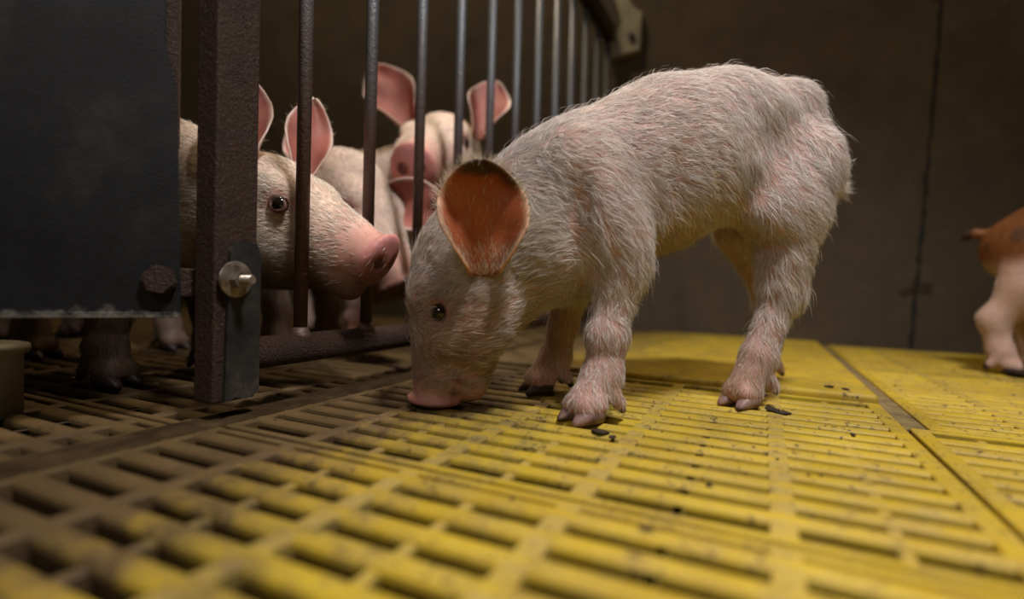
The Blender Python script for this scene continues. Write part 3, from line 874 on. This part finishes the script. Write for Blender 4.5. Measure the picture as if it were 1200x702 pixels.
# ------------------------------------------------------------------ the rooting piglet on the yellow floor
def build_main_piglet():
    # local x runs towards the tail, y to the far side, z up
    root = empty('piglet', (-0.171, 0.464, 0.0), math.atan2(0.714143, 0.7))
    tag(root, 'thin pale bristly piglet arching its back and sniffing the yellow floor outside the gate', 'piglet')
    cl = Clay()
    Y = np.array([0, 1, 0])
    tor = lambda a, b, r1, r2, f, k=0.03: cl.cap(a, b, r1, r2, k, (Y, f))
    # trunk: chest, ribcage, arched loin, croup
    tor((-0.002, 0, 0.180), (0.050, 0, 0.207), 0.070, 0.067, 0.82)
    tor((0.050, 0, 0.208), (0.115, 0, 0.238), 0.070, 0.074, 0.86)
    tor((0.115, 0, 0.238), (0.185, 0, 0.261), 0.077, 0.071, 0.84)
    tor((0.185, 0, 0.263), (0.240, 0, 0.270), 0.069, 0.059, 0.82)
    cl.ell((0.250, 0, 0.256), (0.052, 0.048, 0.061), 0.03)
    # pin bones and tail root
    for sg in (-1, 1):
        cl.ell((0.248, sg * 0.028, 0.312), (0.024, 0.014, 0.015), 0.022)
    cl.cap((0.302, 0, 0.272), (0.328, -0.004, 0.242), 0.014, 0.008, 0.014)
    cl.cap((0.328, -0.004, 0.246), (0.341, -0.008, 0.230), 0.0080, 0.006, 0.006)
    # shoulder blade, brisket
    for sg in (-1, 1):
        cl.cap((-0.005, sg * 0.040, 0.215), (0.022, sg * 0.050, 0.160), 0.030, 0.026, 0.024)
    cl.cap((-0.030, 0, 0.150), (0.012, 0, 0.134), 0.038, 0.033, 0.03)
    # near foreleg
    cl.cap((0.000, -0.050, 0.195), (0.030, -0.056, 0.152), 0.022, 0.022, 0.014)
    cl.cap((0.016, -0.050, 0.168), (0.031, -0.054, 0.130), 0.026, 0.0215, 0.014)
    cl.cap((0.031, -0.053, 0.130), (0.021, -0.054, 0.075), 0.0210, 0.0150, 0.014)
    cl.ell((0.018, -0.055, 0.070), (0.016, 0.0155, 0.017), 0.010)
    cl.cap((0.021, -0.054, 0.068), (0.017, -0.055, 0.040), 0.0145, 0.0150, 0.010)
    foot(cl, root, (0.015, -0.056, 0.038), (0.000, -0.060, 0.0), (-1, -0.15), MT['hoof'], 0.0155)
    # far foreleg
    cl.cap((0.014, 0.045, 0.160), (0.038, 0.050, 0.120), 0.028, 0.021, 0.018)
    cl.cap((0.038, 0.050, 0.120), (0.031, 0.055, 0.070), 0.020, 0.0140, 0.014)
    cl.cap((0.031, 0.055, 0.070), (0.024, 0.056, 0.038), 0.0140, 0.0140, 0.010)
    foot(cl, root, (0.024, 0.056, 0.038), (0.009, 0.056, 0.0), (-1, 0.0), MT['darkhoof'], 0.0150)
    # near hind leg: ham, stifle, gaskin, hock, cannon
    cl.ell((0.234, -0.034, 0.222), (0.041, 0.030, 0.058), 0.026)
    cl.cap((0.245, -0.034, 0.236), (0.203, -0.044, 0.186), 0.042, 0.030, 0.026)
    cl.cap((0.225, -0.044, 0.185), (0.219, -0.046, 0.125), 0.034, 0.0205, 0.020)
    cl.cap((0.215, -0.046, 0.145), (0.222, -0.046, 0.112), 0.0215, 0.0165, 0.014)
    cl.ell((0.233, -0.046, 0.113), (0.011, 0.0125, 0.020), 0.010)
    cl.cap((0.219, -0.046, 0.110), (0.196, -0.045, 0.050), 0.0165, 0.0150, 0.012)
    foot(cl, root, (0.195, -0.045, 0.046), (0.180, -0.044, 0.0), (-1, -0.12), MT['hoof'], 0.0160)
    # far hind leg, set a little further back
    cl.cap((0.246, 0.034, 0.235), (0.250, 0.040, 0.187), 0.042, 0.029, 0.024)
    cl.cap((0.250, 0.040, 0.187), (0.300, 0.046, 0.112), 0.029, 0.0180, 0.020)
    cl.cap((0.300, 0.046, 0.112), (0.300, 0.048, 0.050), 0.0165, 0.0145, 0.012)
    foot(cl, root, (0.302, 0.048, 0.046), (0.288, 0.048, 0.0), (-1, 0.05), MT['darkhoof'], 0.0150)
    # neck
    F = np.array([-cos(radians(25)), sin(radians(25)), 0])
    H = HeadFrame((-0.0876, 0.0136, 0.105), (0.0, 0.0, -1.0) + F * 0.03, F, 1.03)
    # n axis must point to the camera side (its left)
    cl.cap((0.010, 0, 0.190), H.p(-0.040, -0.020, 0), 0.062, 0.046, 0.03, (Y, 0.85))
    cl.cap((-0.015, 0, 0.160), H.p(0.0, -0.030, 0), 0.050, 0.036, 0.026)
    add_head(cl, H, et=0.0135)
    # hollow flank, hollow behind the shoulder, groove above the ham
    cl.cut_ell((0.200, -0.086, 0.258), (0.036, 0.032, 0.030), 0.022)
    cl.cut_ell((0.245, -0.076, 0.292), (0.046, 0.020, 0.016), 0.020, np.array([[0.93, 0, 0.37], [0, 1, 0], [-0.37, 0, 0.93]]))
    cl.cut_ell((0.076, -0.086, 0.195), (0.012, 0.024, 0.050), 0.016)
    cl.cut_ell((-0.022, -0.078, 0.165), (0.010, 0.020, 0.040), 0.016)
    cl.cut_ell((0.170, -0.030, 0.150), (0.030, 0.050, 0.024), 0.020)
    def skin(P, N):
        C = np.tile(np.array([0.50, 0.31, 0.275]), (len(P), 1))
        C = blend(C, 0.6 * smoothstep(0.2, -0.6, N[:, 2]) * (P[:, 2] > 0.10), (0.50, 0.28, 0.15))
        q = H.inv(P)
        C = blend(C, smoothstep(0.045, 0.085, q[:, 0]), (0.60, 0.33, 0.26))
        C = blend(C, smoothstep(0.088, 0.097, q[:, 0]) * (q[:, 1] > -0.004), (0.66, 0.33, 0.32))
        C = blend(C, 0.85 * np.maximum(near(q, (0.090, 0.000, 0.018), 0.007), near(q, (0.078, -0.002, 0.023), 0.006)), (0.18, 0.10, 0.075))
        C = blend(C, 0.8 * near(q, (0.021, 0.014, 0.036), 0.018), (0.40, 0.17, 0.12))
        C = blend(C, 0.85 * near(q, (0.104, 0.022, 0), 0.0125), (0.22, 0.08, 0.07))
        C = blend(C, 0.5 * smoothstep(0.10, 0.03, P[:, 2]) * (P[:, 0] > -0.03), (0.52, 0.33, 0.30))
        C *= (1 + 0.10 * vnoise(P, 60, 4))[:, None]
        return C
    def comb(P, N):
        T = np.tile(np.array([1.0, 0.0, -0.15]), (len(P), 1))
        T[:, 2] -= 0.9 * smoothstep(0.24, 0.15, P[:, 2]) * smoothstep(-0.03, 0.02, P[:, 0])
        T[:, 2] -= 1.2 * near(P, (0.20, -0.05, 0.27), 0.10)
        T[:, 2] += 1.0 * near(P, (0.30, -0.04, 0.25), 0.07)
        leg = smoothstep(0.15, 0.11, P[:, 2]) * smoothstep(-0.04, -0.01, P[:, 0])
        T = T * (1 - leg[:, None]) + leg[:, None] * np.array([0.25, 0, -1.0])
        q = H.inv(P); w = smoothstep(-0.075, -0.035, q[:, 0]) * smoothstep(0.11, 0.09, np.linalg.norm(P - H.o, axis=1)) * (P[:, 0] < -0.02)
        hd = -H.s * 0.75 - H.t * 0.95
        T = T * (1 - w[:, None]) + w[:, None] * hd
        return unit(T)
    def flen(P):
        L = np.full(len(P), 0.0145)
        q = H.inv(P)
        L = L * (1 - 0.22 * smoothstep(-0.05, 0.02, q[:, 0]) * (P[:, 0] < -0.03)) * (1 - 0.4 * smoothstep(0.07, 0.1, q[:, 0]) * (P[:, 0] < -0.03))
        L = L * (1 - 0.5 * smoothstep(0.12, 0.06, P[:, 2]) * (P[:, 0] > -0.03))
        return L
    def fcol(P):
        C = np.tile(np.array([0.84, 0.785, 0.75]), (len(P), 1))
        q = H.inv(P); hd = (P[:, 0] < -0.03)
        C = blend(C, 0.40 * smoothstep(-0.02, 0.07, q[:, 0]) * hd, (0.60, 0.40, 0.22))
        C = blend(C, 0.7 * smoothstep(0.19, 0.13, P[:, 2]) * smoothstep(0.05, 0.09, P[:, 0]) * smoothstep(0.20, 0.16, P[:, 0]), (0.55, 0.38, 0.16))
        C = blend(C, 0.5 * near(P, (0.02, -0.055, 0.073), 0.016), (0.3, 0.15, 0.09))
        C = blend(C, 0.75 * np.maximum(near(q, (0.090, 0.000, 0.018), 0.008), near(q, (0.078, -0.002, 0.023), 0.007)), (0.25, 0.16, 0.11))
        C = blend(C, 0.55 * hd * smoothstep(0.2, 1.0, vnoise(P, 75, 41)) * smoothstep(-0.02, 0.02, q[:, 0]), (0.55, 0.36, 0.20))
        C = blend(C, 0.5 * near(q, (0.021, 0.013, 0.036), 0.018), (0.45, 0.26, 0.18))
        C *= (1 + 0.10 * vnoise(P, 120, 8))[:, None]
        return C
    def keep(c):
        q = H.inv(c)
        hd = (c[:, 0] < -0.03) * 1.0
        k = (1 - smoothstep(0.088, 0.095, q[:, 0]) * hd) * (1 + 0.8 * hd)
        k *= 1 - near(q, (0.019, 0.013, 0.036), 0.011, 0.3)
        k *= smoothstep(0.010, 0.022, c[:, 2])
        k *= np.where(c[:, 1] > 0.03, 0.45, 1.0)
        return k + 1e-6
    finish_animal(root, cl, (-0.175, -0.10, -0.004), (0.375, 0.10, 0.375), 0.0028, skin, comb, 150000, flen, 0.00036, fcol, keep, 0.22, 0.8)
    eye_part(H, 1, root, 1.3, 0.013); eye_part(H, -1, root, 1.3, 0.013)
    # ears: the near one opens towards the camera with a scabbed tip
    cam_dir = np.array([-0.2117, -0.4469, 0.0]) - H.o * np.array([1, 1, 0])
    ear_part(H.p(-0.018, -0.022, 0.047), (-0.05, -0.10, 1.0), (cam_dir[0], cam_dir[1], 0.10), 0.083, 0.078, root,
             inner=(0.36, 0.10, 0.035), outer=(0.60, 0.36, 0.26), rim=(0.70, 0.42, 0.28), tipc=(0.05, 0.035, 0.02), curl=0.50, lean=-0.12, tipfold=0.16, skew=-0.06, tip_side=1.0, base_round=0.07,
             broad=[.58, .80, .97, 1.06, 1.0, .90, .70, .52, .34, .12],
             hairs=2600, hair_len=0.008, seed=3)
    ear_part(H.p(-0.040, -0.020, -0.028), (0.15, 0.30, 1.0), (-0.6, 0.5, 0.0), 0.078, 0.06, root,
             inner=(0.66, 0.30, 0.18), outer=(0.62, 0.40, 0.30), curl=0.5, lean=0.1, hairs=500, seed=4)
    return H
HM = build_main_piglet()

# ------------------------------------------------------------------ the other piglets
def build_piglet(label, base, heading, head_s, head_t, eye_at=None, head_at=None, snout_at=None, k=1.1, hk=1.15, eye_side=-1, legs=(0, 0, 0, 0), ears=(),
                 skin_rgb=(0.78, 0.60, 0.52), fur_rgb=(0.93, 0.88, 0.80), nfur=14000, tail=None, head=True, spots=None, flen=0.008,
                 hoof=None, hdx=0.0, tail_len=1.0, slim=1.0, soil_shade=0.0, flank=0.0, head_dense=True, torso_z=0.0, rear_drop=0.0, h=0.0045):
    """base = point on the floor between the forefeet; heading in degrees (0 = +X); head frame given in world axes"""
    rz = radians(heading)
    root = empty('piglet', (base[0], base[1], 0.0), rz)
    tag(root, label, 'piglet', 'piglets in the pen behind the gate' if base[0] < -0.4 else None)
    ca, sa = cos(rz), sin(rz)
    Rw = np.array([[ca, sa, 0], [-sa, ca, 0], [0, 0, 1.0]])      # world -> local rotation
    tl = lambda p: Rw @ (np.array(p, float) - np.array([base[0], base[1], 0.0]))
    dl = lambda d: Rw @ np.array(d, float)
    cl = Clay(); Y = np.array([0, 1, 0.0])
    S = lambda *v: tuple(k * x for x in v)
    hoof = hoof or MT['darkhoof']
    zt = torso_z
    cl.cap(S(0.005, 0, 0.175 + zt), S(-0.075, 0, 0.178 + zt), 0.064 * k, 0.070 * k, 0.03, (Y, 0.88))
    cl.cap(S(-0.075, 0, 0.178 + zt), S(-0.165 + hdx, 0, 0.182 + zt - rear_drop), 0.070 * k, 0.060 * k, 0.03, (Y, 0.90))
    cl.cap(S(-0.165 + hdx, 0, 0.182 + zt - rear_drop), S(-0.205 + hdx, 0, 0.170 + zt - rear_drop), 0.060 * k, 0.050 * k, 0.03, (Y, 0.9))
    zz = zt * 0.7
    for i, sg in enumerate((-1, 1)):
        a, b = legs[i], legs[2 + i]
        cl.cap(S(0.005, sg * 0.040, 0.165 + zt), S(-0.012 + a * 0.4, sg * 0.046, 0.115 + zz), 0.032 * k, 0.022 * k, 0.018)
        cl.cap(S(-0.012 + a * 0.4, sg * 0.046, 0.115 + zz), S(0.002 + a * 0.8, sg * 0.047, 0.064), 0.022 * k, 0.0150 * k, 0.014)
        cl.cap(S(0.002 + a * 0.8, sg * 0.047, 0.066), S(0.0 + a, sg * 0.048, 0.036), 0.0150 * k, 0.0145 * k, 0.010)
        foot(cl, root, S(0.0 + a, sg * 0.048, 0.036), S(0.008 + a, sg * 0.048, 0.0), (1, 0), hoof, 0.0155 * k, True, k)
        cl.ell(S(-0.185 + hdx, sg * 0.034, 0.158 + zt - rear_drop), S(0.046, 0.030, 0.052), 0.024)
        cl.cap(S(-0.180 + hdx, sg * 0.038, 0.160 + zt - rear_drop), S(-0.172 + b * 0.4, sg * 0.044, 0.120 + zz), 0.044 * k, 0.033 * k, 0.022)
        cl.cap(S(-0.172 + b * 0.4, sg * 0.044, 0.120 + zz), S(-0.208 + b, sg * 0.045, 0.080), 0.033 * k, 0.0195 * k, 0.018)
        cl.cap(S(-0.212 + b, sg * 0.045, 0.082), S(-0.202 + b, sg * 0.046, 0.036), 0.0185 * k, 0.0155 * k, 0.012)
        foot(cl, root, S(-0.202 + b, sg * 0.046, 0.036), S(-0.192 + b, sg * 0.046, 0.0), (1, 0), hoof, 0.0150 * k, True, k)
    tb = np.array(S(-0.250 + hdx, 0, 0.195 + zt - rear_drop))
    tp = [tb, tb + np.array([-0.016, 0.0, 0.004]) * k * tail_len, tb + np.array([-0.032, 0.004, -0.002]) * k * tail_len, tb + np.array([-0.040, 0.006, -0.012]) * k * tail_len]
    for a, b, r in zip(tp[:-1], tp[1:], (0.0075, 0.0055, 0.0042)):
        cl.cap(tuple(a + np.array([0.008, 0, 0]) * (r > 0.007)), tuple(b), r * k, (r - 0.0015) * k, 0.008)
    H = None
    if head:
        s, t = dl(head_s), dl(head_t)
        H = HeadFrame((0, 0, 0), s, t, hk)
        if eye_at is not None:
            e = tl(eye_at); H.o = e - hk * (0.019 * H.s + 0.0235 * H.t + eye_side * 0.036 * H.n)
        elif snout_at is not None: H.o = tl(snout_at) - hk * (0.100 * H.s + 0.021 * H.t)
        else: H.o = tl(head_at)
        cl.cap(S(0.02, 0, 0.180 + zt), tuple(H.p(-0.030, -0.012, 0)), 0.056 * k, 0.044 * hk, 0.03, (Y, 0.9))
        cl.cap(S(0.015, 0, 0.150 + zt), tuple(H.p(0.0, -0.028, 0)), 0.042 * k, 0.034 * hk, 0.026)
        add_head(cl, H, slim=slim)
    def skin(P, N):
        C = np.tile(np.array(skin_rgb, float), (len(P), 1))
        if H is not None:
            q = H.inv(P)
            C = blend(C, 0.8 * smoothstep(0.03, 0.085, q[:, 0]), (0.64, 0.32, 0.27))
            C = blend(C, smoothstep(0.087, 0.096, q[:, 0]) * (q[:, 1] > -0.006), (0.62, 0.27, 0.26))
            C = blend(C, 0.9 * near(q, (0.104, 0.022, 0.0085), 0.008) , (0.12, 0.04, 0.04))
            C = blend(C, 0.9 * near(q, (0.104, 0.022, -0.0085), 0.008) , (0.12, 0.04, 0.04))
            for sg in (-1, 1): C = blend(C, 0.7 * near(q, (0.019, 0.024, sg * 0.037), 0.016), (0.52, 0.20, 0.17))
        if spots is not None: C = spots(P, C, True)
        if soil_shade: C = blend(C, soil_shade * smoothstep(0.150, 0.105, P[:, 2] + 0.012 * vnoise(P, 60, 31)), (0.13, 0.08, 0.055))  # panel shade painted into legs and lower body, along with some dirt
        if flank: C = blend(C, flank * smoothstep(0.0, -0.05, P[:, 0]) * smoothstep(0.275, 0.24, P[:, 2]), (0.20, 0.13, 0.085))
        C *= (1 + 0.10 * vnoise(P, 50, 4))[:, None]
        return C
    def comb(P, N):
        T = np.tile(np.array([-1.0, 0.0, -0.25]), (len(P), 1))
        leg = smoothstep(0.14 * k, 0.09 * k, P[:, 2])
        T = T * (1 - leg[:, None]) + leg[:, None] * np.array([-0.2, 0, -1.0])
        if H is not None:
            q = H.inv(P); w = smoothstep(-0.08, -0.03, q[:, 0]) * smoothstep(0.14, 0.11, np.linalg.norm(P - H.o, axis=1) / hk)
            T = T * (1 - w[:, None]) + w[:, None] * (-H.s * 0.9 - H.t * 0.25)
        return unit(T)
    def fcol(P):
        C = np.tile(np.array(fur_rgb, float), (len(P), 1))
        if spots is not None: C = spots(P, C, False)
        if soil_shade: C = blend(C, soil_shade * smoothstep(0.150, 0.105, P[:, 2] + 0.012 * vnoise(P, 60, 31)), (0.15, 0.095, 0.06))  # coat carries the same painted shade and dirt low down
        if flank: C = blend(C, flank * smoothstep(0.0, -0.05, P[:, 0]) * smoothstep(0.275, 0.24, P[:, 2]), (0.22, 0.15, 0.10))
        return C * (1 + 0.08 * vnoise(P, 120, 8))[:, None]
    def keep(c):
        kk = smoothstep(0.012, 0.03, c[:, 2]) * (1 + 4 * smoothstep(-0.12, -0.02, c[:, 0])) if head_dense else smoothstep(0.012, 0.03, c[:, 2])
        if H is not None:
            q = H.inv(c)
            kk *= 1 - 0.97 * smoothstep(0.06, 0.088, q[:, 0])
            for sg in (-1, 1): kk *= 1 - near(q, (0.019, 0.0235, sg * 0.036), 0.013, 0.4)
        return kk + 1e-6
    lo, hi = [-0.31 * k, -0.10 * k, -0.004], [0.10 * k, 0.10 * k, 0.30 * k + zt * k]
    if H is not None:
        pts = np.array([H.p(a, b, c) for a in (-0.07, 0.11) for b in (-0.06, 0.055) for c in (-0.05, 0.05)])
        lo = np.minimum(lo, pts.min(0)); hi = np.maximum(hi, pts.max(0))
    finish_animal(root, cl, lo, hi, h, skin, comb, nfur, lambda P: np.full(len(P), flen), 0.00042, fcol, keep, 0.14, 0.35, 9)
    if H is not None:
        eye_part(H, 1, root, 1.05); eye_part(H, -1, root, 1.05)
    for e in ears:
        e = dict(e)
        bp = e.pop('base'); ld = dl(e.pop('dir')); od = dl(e.pop('open'))
        ear_part(H.p(*bp), ld, od, e.pop('L'), e.pop('W'), root, **e)
    return root, H

PINK = dict(inner=(0.42, 0.155, 0.125), outer=(0.74, 0.50, 0.44), rim=(0.80, 0.64, 0.58))
# piglet poking its snout out between the bars
build_piglet('white piglet poking its pink snout out between two bars, dark eye beside the first bar', (-0.592, 0.352), 12,
             (0.84, 0.13, -0.52), (0.50, 0.02, 0.86), snout_at=(-0.330, 0.4025, 0.128), k=1.08, hk=1.18, slim=0.55, legs=(-0.005, 0.02, 0.02, -0.03),
             ears=[dict(base=(-0.030, 0.016, -0.030), dir=(-0.10, 0.05, 1.0), open=(0.7, -0.7, 0), L=0.115, W=0.07, hairs=300, seed=11, **PINK),
                   dict(base=(-0.026, 0.022, 0.030), dir=(0.10, 0.14, 1.0), open=(0.75, -0.45, 0), L=0.104, W=0.056, hairs=300, seed=12, **PINK)],
             nfur=90000, torso_z=0.012, flen=0.010, soil_shade=0.9, flank=0.8)
# its neighbour with the head lowered
build_piglet('white piglet with lowered head, its dark pink snout just below the first piglet\'s snout', (-0.600, 0.560), 4,
             (0.50, -0.04, -0.86), (0.84, 0.0, 0.50), snout_at=(-0.418, 0.553, 0.0985), k=1.05, hk=1.34,
             ears=[dict(base=(-0.016, 0.012, 0.032), dir=(1.0, -0.05, -0.12), open=(0.45, -0.85, -0.10), L=0.118, W=0.080, hairs=200, seed=13, **PINK),
                   dict(base=(-0.030, 0.006, -0.034), dir=(-0.40, -0.1, 0.8), open=(0.5, -0.8, 0), L=0.092, W=0.062, seed=14, **PINK)],
             nfur=60000, torso_z=0.014, flen=0.010, soil_shade=0.85)
# the one that looks straight at the camera over their backs
build_piglet('white piglet facing out through the gate with raised head and two upright pink ears', (-0.615, 0.775), -24,
             (0.27, -0.79, -0.50), (0.12, -0.35, 1.0), snout_at=(-0.440, 0.596, 0.2655), k=1.28, hk=1.40,
             ears=[dict(base=(-0.030, 0.022, -0.034), dir=(-0.60, -0.22, 1.0), open=(0.55, -0.80, 0.05), L=0.140, W=0.095, hairs=200, seed=15, **PINK),
                   dict(base=(-0.022, 0.020, 0.045), dir=(0.16, 0.26, 1.0), open=(0.45, -0.75, 0.05), L=0.105, W=0.080, hairs=200, seed=16, **PINK)],
             nfur=60000, torso_z=0.03, flen=0.011)
# deep in the pen, only legs below the panel
build_piglet('piglet far back in the dark pen, only a dark leg showing under the metal panel', (-1.275, 0.42), 188,
             (-0.8, -0.1, -0.3), (-0.3, 0, 1.0), head_at=(-1.37, 0.40, 0.22), k=1.1, hk=1.1,
             ears=[dict(base=(-0.038, 0.010, 0.030), dir=(0.2, -0.3, 1.0), open=(-0.7, -0.5, 0), L=0.085, W=0.06, seed=17, **PINK),
                   dict(base=(-0.038, 0.010, -0.030), dir=(0.2, 0.3, 1.0), open=(-0.7, 0.5, 0), L=0.085, W=0.06, seed=18, **PINK)],
             nfur=3000, h=0.006, soil_shade=0.9)
# brown-backed piglet leaving on the right
def brown_spots(P, C, sk):
    n = vnoise(P, 45, 21); n2 = vnoise(P, 110, 22)
    w = smoothstep(0.148, 0.178, P[:, 2] + 0.014 * n)
    C = blend(C, w, (0.22, 0.085, 0.028) if sk else (0.28, 0.115, 0.04))
    d = smoothstep(0.6, 1.0, n2 + 0.4 * n) * smoothstep(0.09, 0.13, P[:, 2])
    C = blend(C, d * 0.8, (0.09, 0.045, 0.03))
    C = blend(C, smoothstep(-0.234, -0.242, P[:, 0]), (0.04, 0.02, 0.015))
    return C
build_piglet('brown-rumped spotted piglet walking off at the right edge, pale legs and dark tail tip', (0.530, 1.032), -12,
             (0.9, -0.2, -0.35), (0.35, 0, 0.9), hdx=0.026, tail_len=0.62, head_at=(0.655, 1.007, 0.21), k=1.0, hk=1.05, legs=(-0.02, 0.02, 0.0, 0.045),
             ears=[dict(base=(-0.038, 0.010, 0.030), dir=(-0.2, 0.3, 1.0), open=(0.7, 0.5, 0), L=0.085, W=0.06, seed=19, **PINK),
                   dict(base=(-0.038, 0.010, -0.030), dir=(-0.2, -0.3, 1.0), open=(0.7, -0.5, 0), L=0.085, W=0.06, seed=20, **PINK)],
             nfur=26000, head_dense=False, spots=brown_spots, skin_rgb=(0.60, 0.42, 0.36), fur_rgb=(0.74, 0.64, 0.56), torso_z=0.018, flen=0.006)

# ------------------------------------------------------------------ crumbs of dung on the slats
def build_crumbs():
    rr = random.Random(20)
    bm = bmesh.new()
    fixed = [(-0.108, 0.392, 0.0040), (0.012, 0.551, 0.0055), (0.019, 0.545, 0.004), (-0.097, 0.384, 0.0025), (0.070, 0.682, 0.004), (0.085, 0.676, 0.003), (0.005, 1.18, 0.009)]
    for k in range(120):
        x, y = rr.uniform(-0.36, 0.6), rr.uniform(0.16, 1.2)
        # keep them on top of a slat
        ph = ((y - 0.282) / 0.025) % 1.0
        y += (0.5 - ph) * 0.025 + rr.uniform(-0.003, 0.003)
        fixed.append((x, y, rr.choice((0.0007, 0.0009, 0.0012, 0.0018))))
    for x, y, r in fixed:
        m = Matrix.Translation((x, y, r * 0.25 + (0.0075 if y > 0.658 and x < 0.1125 else 0))) @ Matrix.Rotation(rr.uniform(0, 3), 4, 'Z') @ Matrix.Diagonal((rr.uniform(1, 2.2), 1, 0.35, 1))
        s = bmesh.ops.create_icosphere(bm, subdivisions=2, radius=r, matrix=m)
        for q in s['verts']: q.co += Vector([rr.uniform(-0.2, 0.2) * r for _ in range(3)])
    o = bm_obj('dung_crumbs', bm, MT['dung'], None, True)
    tag(o, 'dark crumbs of dried dung scattered over the yellow slats', 'dung', kind='stuff')
build_crumbs()
